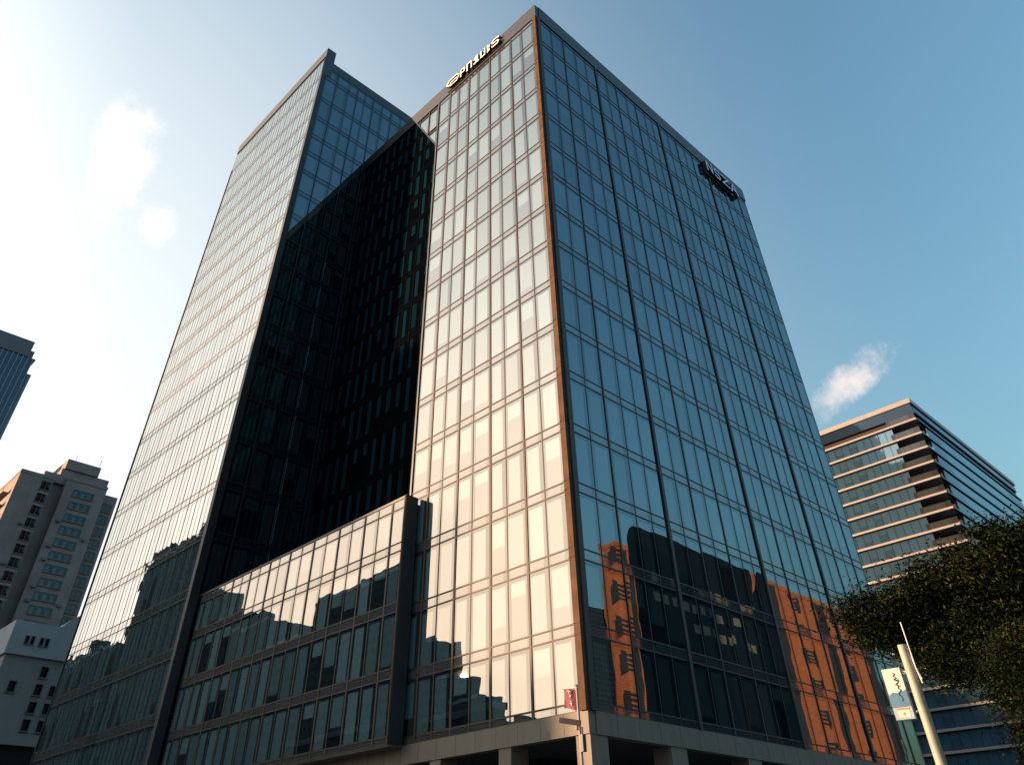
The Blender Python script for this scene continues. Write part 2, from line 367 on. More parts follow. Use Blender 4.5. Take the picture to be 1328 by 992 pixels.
# ---- left tower
XL, XLL, YL = -49.22, -82.0, -2.22
FL = [9.1, 14.6, 20.0, 25.45, 31.3, 36.95, 42.6, 48.25, 53.6, 58.85, 64.2, 68.9, 73.5, 78.6, 83.6, 88.3, 92.7, 97.0, 101.7, 106.9, 113.0]
rowsL = [(FL[k], FL[k+1]-.85) for k in range(20)]; spanL = [(FL[k+1]-.85, FL[k+1]) for k in range(20)]
rowsL = [(3.8, 8.3)]+rowsL; spanL = [(8.3, 9.1)]+spanL
lt = wing('tower_wing', [(XLL+.2, XL-.25, YL+.25, 24, 3, 116.8)])
fr = MB()
colsL = [XLL+.05]; 
nL = 15; stepL = (XL-.55-(XLL+.05))/(2*nL)
colsL = [XLL+.05+stepL*k for k in range(2*nL+1)]
facade(lt, 'x', YL, colsL, rowsL+[(113.0, 117.7)], spanL+[(117.7, 118.2)], 'glass_left', fr, 'spandrel_left', tuple(colsL[::2]), .022, tw=.10, tp=.02, pr=.008, hb=.04)
fr.build('mullion_frame', MAT['bronze'], lt)
rl_top = (113.0, 115.2)
b = MB(); b.box(XLL-.05, XL+.02, YL-.14, YL+1.68, 118.2, 120.7); b.box(XLL+.05, XL-.05, YL+.25, YL+1.6, 113.0, 118.2)
b.build('parapet', MAT['parapet'], lt)
b = MB(); b.box(XL+.02, XL+.08, YL-.14, YL+1.68, 113.0, 120.72); b.box(XL-.4, XL+.06, YL+1.68, 24, 115.4, 117.45); b.build('parapet', MAT['parapet_dark'], lt)
fr = MB()
colsS = [YL+.8, .89, 3.43, 5.35, 7.0, 8.91, 11.0, 13.1, 15.3, 17.6, 19.9, 22.2]
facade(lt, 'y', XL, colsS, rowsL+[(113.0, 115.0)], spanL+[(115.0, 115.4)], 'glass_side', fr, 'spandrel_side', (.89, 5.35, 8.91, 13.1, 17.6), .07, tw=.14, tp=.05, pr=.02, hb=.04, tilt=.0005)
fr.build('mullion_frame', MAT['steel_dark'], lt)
b = MB(); b.box(XL-.55, XL+.12, YL-.12, YL+.80, 3, 113.0); b.build('corner_trim', MAT['steel_dark'], lt)
b = MB(); b.box(XLL-.1, XLL+.15, YL-.1, 24, 3, 113.0); b.build('side_wall', MAT['core'], lt)
b = MB()
for z0, z1 in rowsL[1:13]: b.box(XL+.2, XL+.25, 5.31, 5.37, z0+.2, z1-.1)
b.build('glint_rail', MAT['glint_steel'], lt)  # added bright strips that draw a sun glint along one mullion
# ---- dark link block in the recess
YB = 9.74
lk = wing('link_wing', [(XL+.0, -16.7, YB+.25, 24, 3, 98.9)])
fr = MB()
colsM = [XL+.05+1.86*k for k in range(int((XL+16.7)/-1.86)+1)]
rowsM = [r_ for r_ in rowsL if r_[1] < 97]; spanM = [r_ for r_ in spanL if r_[1] < 97.5]
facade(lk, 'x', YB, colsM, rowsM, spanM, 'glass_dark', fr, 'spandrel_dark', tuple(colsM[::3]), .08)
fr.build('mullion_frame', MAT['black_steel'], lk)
b = MB(); b.box(XL+.02, -16.7, YB-.05, YB+.4, 97.0, 99.25); b.build('parapet', MAT['core'], lk)
# ---- low front wing
XP, YP = -15.54, -1.2
pw = wing('podium_wing', [(XL, XP-.25, YP+.25, 9, 8.84, 24.5)])
fr = MB()
colsP = [XL+.5]+[-47.6, -45.8, -44.0, -42.3, -40.6, -39.0, -37.3, -35.5, -33.9, -32.1, -30.2, -28.3, -26.4, -24.5, -22.7, -20.9, -19.1, -17.3, -15.62]
rowsP = rowsR[:3]+[(LEV[2], 24.0)]
facade(pw, 'x', YP, colsP, rowsP, spanR[:4]+[(24.0, 24.72)], 'glass_front', fr, 'spandrel_front', tuple(colsP[2:-1:2]))
fr.build('mullion_frame', MAT['bronze'], pw)
b = MB(); b.box(XL+.12, XP+.02, YP-.05, YP+.4, 24.72, 24.88); b.build('parapet', MAT['parapet'], pw)
b = MB(); b.box(XP-.16, XP+.05, YP-.12, -.18, 8.83, 24.85); b.build('end_wall', MAT['steel_dark'], pw)
b = MB(); b.box(XP-.14, XP+.0, YP-.16, YP-.12, 8.83, 24.85); b.build('corner_trim', MAT['corner_bronze'], pw)
# ---- stone band, columns and open ground floor
b = MB()
b.box(XL+.3, -.02, -.06, .5, 7.8, 8.83); b.box(-.5, .04, .5, 42.9, 7.8, 8.83)
b.box(XL+.3, XP-.02, YP+.02, -.06, 8.72, 8.82)
ob = b.build('stone_band', MAT['stone'], root)
b = MB()
x = -1.75
while x > XL+1: b.box(x-.015, x+.015, -.063, -.05, 7.8, 8.83); x -= 1.75
y = 2.2
while y < 42: b.box(.03, .043, y-.015, y+.015, 7.8, 8.83); y += 1.9
b.build('panel_joint', MAT['joint'], ob)
b = MB(); b.box(XL+.3, -.5, .5, 42.5, 8.05, 8.2); b.build('soffit', MAT['soffit'], root)
b = MB(); b.box(XL+.5, -9, 6, 38, 0.13, 8.05); b.build('lobby', MAT['lobby_glass'], root)
def column(x0, x1, y0, y1):
    b = MB(); b.box(x0, x1, y0, y1, .13, 7.8); b.box(x0-.02, x1+.02, y0-.02, y1+.02, .13, .5); b.build('column', MAT['stone'], root)
for x in (-1.03, -6.85, -12.9, -19, -25, -31, -37, -43): column(x, x+.98, .02, 1.4)
for y in (6.9, 14.9, 22.9, 30.9, 38.9): column(-1.3, -.03, y, y+1.5)
# ---- windows: the hundred that show largest one by one, the rest as one part
WIN.sort(key=lambda q: -q[0])
for ar, cs, rn_, gm in WIN[:100]:
    cen = sum(cs, Vector())/4
    b = MB(); b.quad(*cs, rnd=rn_); b.build('window', MAT[gm], root, loc=cen)
kinds = sorted({q[3] for q in WIN})
b = MB()
for ar, cs, rn_, gm in WIN[100:]: b.quad(*cs, rnd=rn_, mi=kinds.index(gm))
o = b.build('window_panes', [MAT[k] for k in kinds], root); o['kind'] = 'stuff'

# ------------------------------------------------------------------ signs on the towers
MAT['letter_face'] = plain('letter_face', (.85, .84, .80), .4, 0, .03)
MAT['letter_side'] = plain('letter_side', (.02, .018, .016), .5)
MAT['silver'] = plain('silver', (.75, .74, .72), .3, .7, .05)
GL = {'hex': [[(.16, .25), (.0, .5), (.16, .95), (.84, .95), (1, .6), (.84, .05), (.30, .05), (.30, .5), (.78, .5)]],
      'P': [[(.1, 0), (.1, .95), (.75, .95), (.9, .7), (.75, .45), (.1, .45)]],
      'n': [[(.1, 0), (.1, .95), (.8, .95), (.9, .8), (.9, 0)]],
      '1': [[(.15, .05), (.9, .05)], [(.52, .05), (.52, .95), (.15, .65)], [(.7, .05), (.7, .95)]],
      'L': [[(.1, .95), (.1, .05), (.9, .05), (.9, .95)]],
      'i': [[(.3, 0), (.3, .58)], [(.3, .78), (.3, .96)], [(.78, .1), (.78, .3)], [(.78, .62), (.78, .82)]],
      'S': [[(.9, .85), (.7, .95), (.25, .95), (.1, .75), (.25, .52), (.75, .48), (.9, .25), (.75, .05), (.3, .05), (.1, .15)]],
      'N': [[(.08, 0), (.08, .95), (.9, .08), (.9, 1)]],
      'A': [[(.0, 0), (.45, .97), (.55, .97), (1, 0)], [(.2, .36), (.8, .36)]],
      'Z': [[(.05, .92), (.95, .92), (.05, .08), (.95, .08)]]}
def letter(parent, g, o, U, N, w, h, t, d, face, side):
    """strokes of one letter: dark deep body, face plate in front"""
    fb, sb = MB(), MB(); o = Vector(o)
    for pl in GL[g]:
        for (a, b_) in zip(pl, pl[1:]):
            A = Vector((a[0]*w, a[1]*h)); B = Vector((b_[0]*w, b_[1]*h)); D = (B-A); ln = D.length; D /= ln
            du = U*D.x+Z_*D.y; dv = -U*D.y+Z_*D.x
            p = o+U*A.x+Z_*A.y; off = random.random()*.004
            sb.obox(p, du, dv, N, (-t/2, ln+t/2), (-t/2, t/2), (0, d-.03))
            fb.obox(p, du, dv, N, (-t/2+.02, ln+t/2-.02), (-t/2+.02, t/2-.02), (d-.03+off, d+off))
    s_ = sb.build('letter', side, parent); fb.build('letter_face', face, s_)
sg = empty('roof_sign', (-10.2, -.1, 75.8), 'row of white raised letters led by a rounded emblem on the front parapet', 'sign')
u = -14.75
for g, w in (('hex', 2.2), ('P', .85), ('n', .95), ('1', .95), ('L', .8), ('i', .5), ('S', 1.35)):
    letter(sg, g, (u, -.10, 76.0), X_, -Y_, w, 1.35, .26 if g != '1' else .3, .42, MAT['letter_face'], MAT['letter_side']); u += w+.29
b = MB(); b.box(-14.9, -5.5, -.2, -.1, 75.75, 75.95); b.box(-14.9, -5.5, -.2, -.1, 77.0, 77.1); b.build('mounting_rail', MAT['letter_side'], sg)
sg = empty('roof_sign', (.1, 35.5, 73.4), 'dark angular letter sign with silver edges near the far top corner of the right tower', 'sign')
u = 32.0
for g, w in (('N', 1.5), ('S', 1.5), ('Z', 1.9), ('A', 1.6)):
    letter(sg, g, (.10, u, 73.7), Y_, X_, w, 1.75, .26, .55, MAT['silver'], MAT['letter_side']); u += w+.32
b = MB(); b.box(.1, .3, 31.9, 39.4, 73.3, 73.5); b.box(.1, .3, 31.9, 39.4, 75.3, 75.42); b.build('mounting_rail', MAT['letter_side'], sg)

# ------------------------------------------------------------------ generic window part
def window_mesh(name, w, h, d, nx, fmat, gmat, sill=True, inset=.08):
    """frame + panes; plane x = 0 facing +X, centred on y, z from 0 to h"""
    b = MB(); f = .07
    b.box(-.05, d, -w/2, -w/2+f, 0, h); b.box(-.05, d, w/2-f, w/2, 0, h)
    b.box(-.05, d, -w/2+f, w/2-f, 0, f); b.box(-.05, d, -w/2+f, w/2-f, h-f, h)
    for k in range(1, nx):
        y = -w/2+w*k/nx; b.box(-.04, d*.8, y-f/2, y+f/2, f, h-f)
    for k in range(nx):
        y0, y1 = -w/2+w*k/nx+f/2, -w/2+w*(k+1)/nx-f/2
        b.quad((.01, y0, f), (.01, y1, f), (.01, y1, h-f), (.01, y0, h-f), mi=1)
    if sill: b.box(-.05, d+.15, -w/2-.1, w/2+.1, -.12, -.02)
    return b, [fmat, gmat]
MAT['pane_blue'] = glass('pane_blue', (.05, .08, .10), (.01, .016, .02), 1.7, (.6, .75, .85), .02, .01, 1, (.1, .6, .8))
MAT['pane_dark'] = glass('pane_dark', (.03, .035, .04), (.006, .007, .009), 1.6, (.9, .95, 1), .03, .01, 1, (.1, .4, .8))
MAT['frame_grey'] = plain('frame_grey', (.16, .16, .17), .5)

# ------------------------------------------------------------------ apartment block, far left
def brickwall(name, c1, c2, scale, mortar=(.2, .19, .18), msize=.012, bias=0):
    mt, n, l, bb = base_mat(name); bb.inputs['Roughness'].default_value = .85
    t = n.new('ShaderNodeTexCoord'); s = n.new('ShaderNodeSeparateXYZ'); l.new(t.outputs['Object'], s.inputs[0])
    cb = n.new('ShaderNodeCombineXYZ'); l.new(nmath(n, l, 'ADD', s.outputs[0], s.outputs[1]), cb.inputs[0]); l.new(s.outputs[2], cb.inputs[1])
    br = n.new('ShaderNodeTexBrick'); br.inputs['Scale'].default_value = scale; br.inputs['Color1'].default_value = (*c1, 1); br.inputs['Color2'].default_value = (*c2, 1)
    br.inputs['Mortar'].default_value = (*mortar, 1); br.inputs['Mortar Size'].default_value = msize
    l.new(cb.outputs[0], br.inputs['Vector'])
    nz = n.new('ShaderNodeTexNoise'); nz.inputs['Scale'].default_value = .25; nz.inputs['Detail'].default_value = 7; l.new(t.outputs['Object'], nz.inputs['Vector'])
    mx = n.new('ShaderNodeMix'); mx.data_type = 'RGBA'; mx.blend_type = 'MULTIPLY'; mx.inputs[0].default_value = .55
    l.new(br.outputs[0], mx.inputs[6])
    rp = n.new('ShaderNodeValToRGB'); rp.color_ramp.elements[0].position = .3; rp.color_ramp.elements[1].position = .65
    rp.color_ramp.elements[0].color = (.55, .53, .52, 1); rp.color_ramp.elements[1].color = (1, 1, 1, 1); l.new(nz.outputs[0], rp.inputs[0]); l.new(rp.outputs[0], mx.inputs[7])
    l.new(mx.outputs[2], bb.inputs['Base Color'])
    return mt
MAT['beige'] = brickwall('beige', (.33, .27, .255), (.30, .24, .225), .8, (.25, .205, .195), .02)
MAT['beige_trim'] = plain('beige_trim', (.24, .19, .17), .8)
ap = empty('apartment_block', (-185, 8, 0), 'tall beige apartment block with stepped roof and a column of triple windows, left edge', 'apartment block')
AX = -170.0
b = MB(); b.box(-196, AX, 9.75, 19.4, 0, 80.1); b.box(-196, AX+.15, 9.6, 19.45, 79.9, 80.6); b.build('wall', MAT['beige'], ap)
b = MB(); b.box(-195, AX+1.5, -.9, 6.6, 0, 78.4); b.box(-195, AX+1.62, -1.0, 6.7, 78.2, 78.9); b.build('wall', MAT['beige'], ap)
b = MB(); b.box(-195, AX-2.2, 6.3, 10, 0, 78.9); b.box(-194, AX-2.4, 19.3, 23.2, 0, 79.6); b.build('wall', MAT['beige'], ap)
b = MB(); b.box(-191, AX-1.2, 4.5, 9.7, 78.9, 81.0); b.box(-190, AX-1.5, 8.0, 19.5, 80.3, 82.8); b.box(-190, AX-1.0, 8.4, 16.5, 82.8, 85.2); b.build('penthouse', MAT['beige'], ap)
b = MB(); b.tube([(AX-2, 10.3, 85.2), (AX-2, 10.3, 87.0)], .05, 6); b.tube([(AX-2, 16.2, 85.2), (AX-2, 16.2, 87.8)], .05, 6); b.tube([(AX-2, 15.9, 87.2), (AX-2, 16.5, 87.2)], .04, 6); b.build('aerial', MAT['frame_grey'], ap)
wb_, wm = window_mesh('window', 5.0, 1.75, .10, 3, MAT['frame_grey'], MAT['pane_blue'])
w0 = None
for k in range(24):
    z = 76.3-2.95*k
    if z < 2: break
    if w0 is None: w0 = wb_.build('window', wm, ap); w0.location = (AX+.02, 14.4, z)
    else: clone(w0, ap, (AX+.02, 14.4, z))
wb_, wm = window_mesh('window', 2.3, 2.1, .10, 2, MAT['frame_grey'], MAT['pane_dark'])
w1 = None
for k in range(24):
    z = 75.4-2.95*k
    if z < 2: break
    if w1 is None: w1 = wb_.build('window', wm, ap); w1.location = (AX+1.52, 5.3, z)
    else: clone(w1, ap, (AX+1.52, 5.3, z))
for k in range(24):
    z = 75.4-2.95*k
    if z > 2: clone(w1, ap, (AX-2.38, 21.3, z))
ac = None
rz = random.Random(11)
for k in range(22):
    for y in (11.2, 17.9, 3.4):
        z = 75.6-2.95*k
        if z < 3 or rz.random() > .34: continue
        xx = AX+1.5 if y < 5 else AX
        if ac is None:
            b = MB(); b.box(0, .55, -.45, .45, 0, .6); b.box(.55, .57, -.28, .28, .06, .54); ac = b.build('air_conditioner', MAT['frame_grey'], ap); ac.location = (xx, y, z)
        else: clone(ac, ap, (xx, y, z))
bal = None
for k in range(24):
    z = 74-2.95*k
    if z < 2: break
    if bal is None:
        b = MB(); b.box(-190, AX-2, -2.2, -1.0, 0, .15); b.box(-190, AX-2, -2.25, -2.15, .15, 1.0); bal = b.build('balcony', MAT['beige_trim'], ap); bal.location = (0, 0, z)
    else: clone(bal, ap, (0, 0, z))
# ------------------------------------------------------------------ white low block
MAT['whitewall'] = plain('whitewall', (.42, .43, .46), .85, 0, .10, .3)
MAT['greywall'] = plain('greywall', (.30, .28, .28), .85, 0, .10, .3)
wh = empty('low_block', (-120, 4, 0), 'low white rendered block with small windows and a humped roof below the beige flats', 'building')
b = MB(); b.box(-124, -110, -3.0, 12, 29.7, 34.2); b.build('upper_wall', MAT['whitewall'], wh)
b = MB(); b.box(-123.6, -110.5, -2.6, 12, 19.9, 29.7); b.build('wall', MAT['greywall'], wh)
b = MB(); b.box(-124, -109.8, -3.4, 12.4, 18.6, 19.9); b.build('ledge', MAT['greywall'], wh)
b = MB(); b.box(-123.6, -110.5, -2.6, 12, 0, 18.6); b.build('base_wall', MAT['core'], wh)
b = MB()
pts = [(-110.4, 3.4, 34.2)]+[(-110.4, 3.6+6*t, 34.2+2.6*math.sin(min(1, t*1.6)*math.pi/2)) for t in [i/8 for i in range(9)]]+[(-110.4, 9.6, 34.2)]
b.prism(pts, Vector((-8, 0, 0))); b.build('roof_hump', MAT['whitewall'], wh)
wb_, wm = window_mesh('window', 1.1, 1.5, .08, 1, MAT['frame_grey'], MAT['pane_dark'])
w2 = wb_.build('window', wm, wh); w2.location = (-110.48, 3.5, 27.2)
for y, z in ((3.5, 24.9), (3.5, 22.6), (3.5, 20.4), (5.6, 24.9), (5.6, 22.6), (5.6, 20.4), (-.2, 24.9)): clone(w2, wh, (-110.48, y, z))
for y, z in ((-.6, 31.2), (.2, 31.2), (1.5, 31.2), (2.3, 31.2), (6.2, 31.0)): clone(w2, wh, (-109.98, y, z)).scale = (1, .5 if y < 2.4 else .8, .75)
# ------------------------------------------------------------------ dark tower at the left edge
MAT['tower_blue'] = glass('tower_blue', (.02, .04, .07), (.01, .02, .035), 1.9, (.7, .85, 1), .05, .01)
MAT['tower_grey'] = plain('tower_grey', (.13, .14, .16), .6)
MAT['tower_fin'] = plain('tower_fin', (.20, .26, .33), .4, .4)
dt = empty('office_tower', (-240, -18, 0), 'dark blue ribbed office tower with grey roof band, cut by the left picture edge', 'office tower')
b = MB(); b.box(-262, -230, -40, -.9, 0, 138.3); b.box(-262, -231.5, -.9, .75, 0, 133.5); b.build('wall', MAT['tower_blue'], dt)
b = MB(); b.box(-262.3, -229.6, -40.3, -2.7, 138.3, 144.0); b.box(-262.1, -230.3, -2.7, -1.4, 138.3, 141.0); b.build('roof_band', MAT['tower_grey'], dt)
b = MB(); b.box(-262.1, -230.9, -1.2, -.1, 138.3, 138.9); b.build('roof_ledge', MAT['tower_grey'], dt)
f0 = None
for k in range(22):
    y = -1.0-1.55*k
    if f0 is None:
        b = MB(); b.box(0, .35, -.12, .12, 0, 138.2); f0 = b.build('fin', MAT['tower_fin'], dt); f0.location = (-230, y, 0)
    else: clone(f0, dt, (-230, y, 0))
clone(f0, dt, (-231.5, .2, 0)).scale = (1, 1, .965)
# ------------------------------------------------------------------ glass block with pale bands, right
MAT['band'] = plain('band', (.34, .32, .32), .45, .1, .06)
MAT['band_pane'] = glass('band_pane', (.05, .11, .175), (.035, .08, .125), 3.0, (.72, .88, 1), .03, .012, 1, (.02, .97, .97))
MAT['band_side'] = glass('band_side', (.05, .10, .16), (.03, .07, .12), 3.4, (.75, .9, 1), .08, .01)
MAT['rail_glass'] = glass('rail_glass', (.05, .055, .055), (.03, .032, .035), 1.7, (.9, .95, 1), .1, .01)
MAT['recess'] = plain('recess', (.035, .030, .028), .8)
gb = empty('office_block', (-20, 125, 0), 'glass office block with pale floor bands and stacked corner balconies behind the dark tree', 'office building')
BX, BY, BT = -7.0, 111.0, 73.1
b = MB(); b.box(-60, BX-5.6, BY+.5, 168, 0, 71.0); b.box(BX-5.6, BX-.4, BY+3.2, 168, 0, 71.0); b.build('wall', MAT['recess'], gb)
b = MB(); b.box(-60.2, BX+.2, BY-.25, 168.4, 72.2, BT); b.build('roof_edge', MAT['band'], gb)
b = MB(); b.box(-60, BX-.1, BY-.05, BY+.6, 70.2, 72.2); b.box(BX-.7, BX-.05, BY+.6, 168, 70.6, 72.2); b.build('roof_fascia', MAT['tower_blue'], gb)
flo = [68.8-2.86*k for k in range(24)]
sl = ps = rl = sd = None
for k, z in enumerate(flo):
    if z < 3: break
    if sl is None:
        b = MB(); b.box(-60, BX, BY-.35, BY+3.4, -.16, .20); sl = b.build('floor_band', MAT['band'], gb); sl.location = (0, 0, z)
        b = MB(); x = -60.0
        while x < BX-5.7: b.quad((x+.03, BY+.1, .22), (x+1.47, BY+.1, .22), (x+1.47, BY+.1, 2.56), (x+.03, BY+.1, 2.56)); x += 1.5
        ps = b.build('window', MAT['band_pane'], gb); ps.location = (0, 0, z-2.86)
        b = MB(); y = BY+.6
        b.box(BX-.35, BX-.02, BY+3.4, 168, .3, 2.2)
        sd = b.build('window', MAT['band_side'], gb); sd.location = (0, 0, z-2.86)
        b = MB(); b.box(BX-.35, BX+.18, BY-.3, 168.2, -.25, .05); se = b.build('side_band', MAT['tower_blue'], gb); se.location = (0, 0, z)
        b = MB(); b.box(BX-5.5, BX-.1, BY-.28, BY-.24, .22, 1.25); b.box(BX-5.5, BX-.1, BY-.3, BY-.2, 1.25, 1.31)
        for x in range(5): b.box(BX-5.5+x*1.3, BX-5.44+x*1.3, BY-.3, BY-.22, .22, 1.25)
        rl = b.build('balcony_rail', MAT['rail_glass'], gb); rl.location = (0, 0, z)
    else:
        clone(sl, gb, (0, 0, z)); clone(ps, gb, (0, 0, z-2.86)); clone(sd, gb, (0, 0, z-2.86)); clone(se, gb, (0, 0, z)); clone(rl, gb, (0, 0, z))

# ------------------------------------------------------------------ buildings across the streets (seen in the glass)
def citywall(name, wall, win, sx, sz, wx=.55, wz=.5):
    mt, n, l, bb = base_mat(name); bb.inputs['Roughness'].default_value = .8; bb.inputs['Specular IOR Level'].default_value = .05
    t = n.new('ShaderNodeTexCoord'); s = n.new('ShaderNodeSeparateXYZ'); l.new(t.outputs['Object'], s.inputs[0])
    fx = nmath(n, l, 'FRACT', nmath(n, l, 'MULTIPLY', nmath(n, l, 'ADD', s.outputs[0], s.outputs[1]), 1/sx)); fz = nmath(n, l, 'FRACT', nmath(n, l, 'MULTIPLY', s.outputs[2], 1/sz))
    mk = nmath(n, l, 'MULTIPLY', nmath(n, l, 'LESS_THAN', fx, wx), nmath(n, l, 'LESS_THAN', fz, wz))
    mx = n.new('ShaderNodeMix'); mx.data_type = 'RGBA'; l.new(mk, mx.inputs[0]); mx.inputs[6].default_value = (*wall, 1); mx.inputs[7].default_value = (*win, 1)
    l.new(mx.outputs[2], bb.inputs['Base Color']); return mt
cw = [citywall('city_wall_a', (.020, .034, .042), (.008, .016, .02), 3.1, 3.4), citywall('city_wall_b', (.028, .038, .044), (.01, .02, .025), 2.4, 3.2, .6, .45), citywall('city_wall_c', (.016, .030, .038), (.006, .014, .018), 4.0, 3.6, .7, .6)]
def city(x0, x1, z, y=-140, depth=12, k=0, label='', tops=()):
    e = empty('city_building', ((x0+x1)/2, y-depth/2, 0), label, 'building', 'buildings across the street seen in the glass')
    b = MB(); b.box(x0, x1, y-depth, y, 0, z); b.build('wall', cw[k % 3], e)
    b = MB()
    for (a, c_, h) in tops: b.box(x0+(x1-x0)*a, x0+(x1-x0)*c_, y-depth*.8, y-depth*.1, z, z+h)
    if tops: b.build('roof_block', cw[(k+1) % 3], e)
    b = MB(); b.box(x0-.3, x1+.3, y-.3, y+.25, z-.6, z+.5); b.build('parapet', MAT['tower_grey'], e)
CB = [(-640, -473, 117, 'broad grey block farthest along the street, reflected low in the left tower', ((.3, .6, 5), (.7, .74, 9))),
      (-465, -386, 158, 'tall grey tower reflected in the left tower beside its dark edge', ((.06, .35, 7), (.5, .72, 4), (.82, .86, 9))),
      (-384, -357, 121, 'slim tall block reflected beside the dark edge at the left end of the low wing', ((.2, .5, 3),)),
      (-356.5, -337, 104, 'grey block reflected at the left end of the low wing', ((.35, .8, 5),)),
      (-336, -299, 96, 'stepped grey block reflected in the low wing left of its middle', ((.05, .45, 7), (.6, .64, 6))),
      (-298, -264, 84, 'lower grey block with roof tanks reflected in the middle of the low wing', ((.1, .3, 4), (.45, .5, 7), (.7, .95, 3))),
      (-262, -204, 94, 'wide flat topped block reflected at the right end of the low wing', ((.55, .98, 2.5),)),
      (-200.5, -184.3, 67.5, 'narrow block reflected at the lower left of the right tower', ((0, .35, 2.5),)),
      (-184, -177, 56, 'slim lower block beside the narrow block', ()),
      (-176.4, -163.2, 47.5, 'low shop block with roof hoarding reflected above the stone band', ((.15, .2, 4.5), (.1, .38, 2.4), (.5, .55, 2.0), (.75, .85, .8))),
      (-162, -140, 38.5, 'lowest shop block at the end of the reflected skyline', ((.1, .3, 2), (.6, .64, 2.5)))]
for i, (x0, x1, z, lb, tp) in enumerate(CB): city(x0, x1, z, -140-(i % 3)*1.0, 12, i, lb, tp)
e = empty('city_building', (-50, -33, 0), 'added low hall out of view, placed to shade the left part of the stone band', 'building', 'buildings across the street seen in the glass')
b = MB(); b.box(-75, -37.5, -30.5, -28.5, 0, 16.6); b.build('wall', cw[1], e)  # slab added to keep low sun off the stone band
b = MB(); b.box(-75.3, -37.4, -30.7, -28.3, 16.6, 17.2); b.build('parapet', MAT['tower_grey'], e)
# dark block to the right, seen in the right face
MAT['dark_clad'] = plain('dark_clad', (.004, .005, .006), .9, 0, .2, .1)
MAT['dark_clad'].node_tree.nodes['Principled BSDF'].inputs['Specular IOR Level'].default_value = .02
MAT['curtain'] = plain('curtain', (.16, .145, .11), .8)
db = empty('dark_block', (125, 180, 0), 'black clad block with rounded roof corner reflected in the right tower', 'building', 'buildings across the street seen in the glass')
b = MB(); cpts = [(100, 141, 0), (100, 206, 0), (100, 206, 83.5)]+[(100, 147-6*math.sin(t), 77.5+6*math.cos(t)) for t in [i*math.pi/16 for i in range(9)]]
b.prism([Vector(p) for p in cpts][::-1], Vector((45, 61, 0))); b.prism([(100, 210.6, 0), (100, 210.6, 83.5), (100, 219, 83.5), (100, 219, 0)], Vector((20, 30, 0)))
b.build('wall', MAT['dark_clad'], db)
w3 = None
for z in (58, 63.5, 69):
    for k in range(12):
        if random.random() < .35: continue
        y = 152+k*4.6
        if w3 is None:
            b = MB(); b.box(-.08, 0, -1.5, 1.5, 0, 2.4); w3 = b.build('window', MAT['curtain'], db); w3.location = (100, y, z)
        else: clone(w3, db, (100, y, z))
MAT['redbrick'] = brickwall('redbrick', (.60, .165, .036), (.52, .14, .03), .16, (.30, .09, .03), .02)
MAT['brickdark'] = plain('brickdark', (.018, .014, .014), .8)
def brick_tower(y0, y1, z, label, cols, strips, x=300.0, k=1.0, dep=30):
    e = empty('brick_tower', (x+25, (y0+y1)/2, 0), label, 'apartment block', 'buildings across the street seen in the glass')
    b = MB(); b.box(x, x+dep, y0, y1, 0, z); b.build('wall', MAT['redbrick'], e)
    b = MB()
    for (a, c_) in strips: b.box(x-.3, x+1, a, c_, 0, z-2)
    if strips: b.build('shaft', MAT['brickdark'], e)
    b = MB(); b.box(x-.5, x+dep+.5, y0-.5, y1+.5, z-1.5, z+1.5); b.build('parapet', MAT['redbrick'], e)
    w = None; zz = z-14
    while zz > 20:
        for yc in cols:
            if w is None:
                b = MB()
                for k in range(4): b.box(-.12, .2, -3.6+k*.3, 3.5-((k*37) % 3)*.4, k*2.9, k*2.9+1.7)
                b.box(-.10, .2, -3.6, -1.6, -1, 11.5); b.box(-.10, .2, 1.6, 3.4, -1.8, 11); w = b.build('window', MAT['brickdark'], e); w.location = (x, yc, zz); w.scale = (1, k, 1)
            else: clone(w, e, (x, yc, zz))
        zz -= 22.5
brick_tower(394, 428, 190, 'narrow sunlit red brick tower reflected beside the tower corner', (399.5,), ((405, 411),), k=.8, dep=12)
e = empty('city_building', (330, 352, 0), 'added dark block reflected between the tower corner and the narrow brick tower', 'building', 'buildings across the street seen in the glass')
b = MB(); b.box(316, 322, 300, 400, 0, 150); b.build('wall', cw[0], e)  # block added to darken this strip of the glass reflection
b = MB(); b.box(316, 322, 300, 340, 150, 154); b.build('roof_block', MAT['dark_clad'], e)
brick_tower(570, 790, 207, 'broad sunlit red brick tower reflected behind the dark tree', (655, 735), ((608, 622), (688, 704), (772, 790)), k=1.9)

# ------------------------------------------------------------------ trees
def leaf_mat(name, c0, c1, c2):
    mt, n, l, bb = base_mat(name); bb.inputs['Roughness'].default_value = .6; bb.inputs['Specular IOR Level'].default_value = .12
    uv = n.new('ShaderNodeUVMap'); uv.uv_map = 'Rand'; s = n.new('ShaderNodeSeparateXYZ'); l.new(uv.outputs[0], s.inputs[0])
    rp = n.new('ShaderNodeValToRGB'); rp.color_ramp.elements[0].color = (*c0, 1); rp.color_ramp.elements[1].color = (*c2, 1); e = rp.color_ramp.elements.new(.55); e.color = (*c1, 1)
    l.new(s.outputs[0], rp.inputs[0]); l.new(rp.outputs[0], bb.inputs['Base Color'])
    return mt
MAT['leaf'] = leaf_mat('leaf', (.004, .010, .0035), (.008, .017, .005), (.060, .066, .016))  # last colour is the golden tone of sunlit tips
MAT['bark'] = plain('bark', (.07, .055, .04), .9, 0, .3, 6, .5)
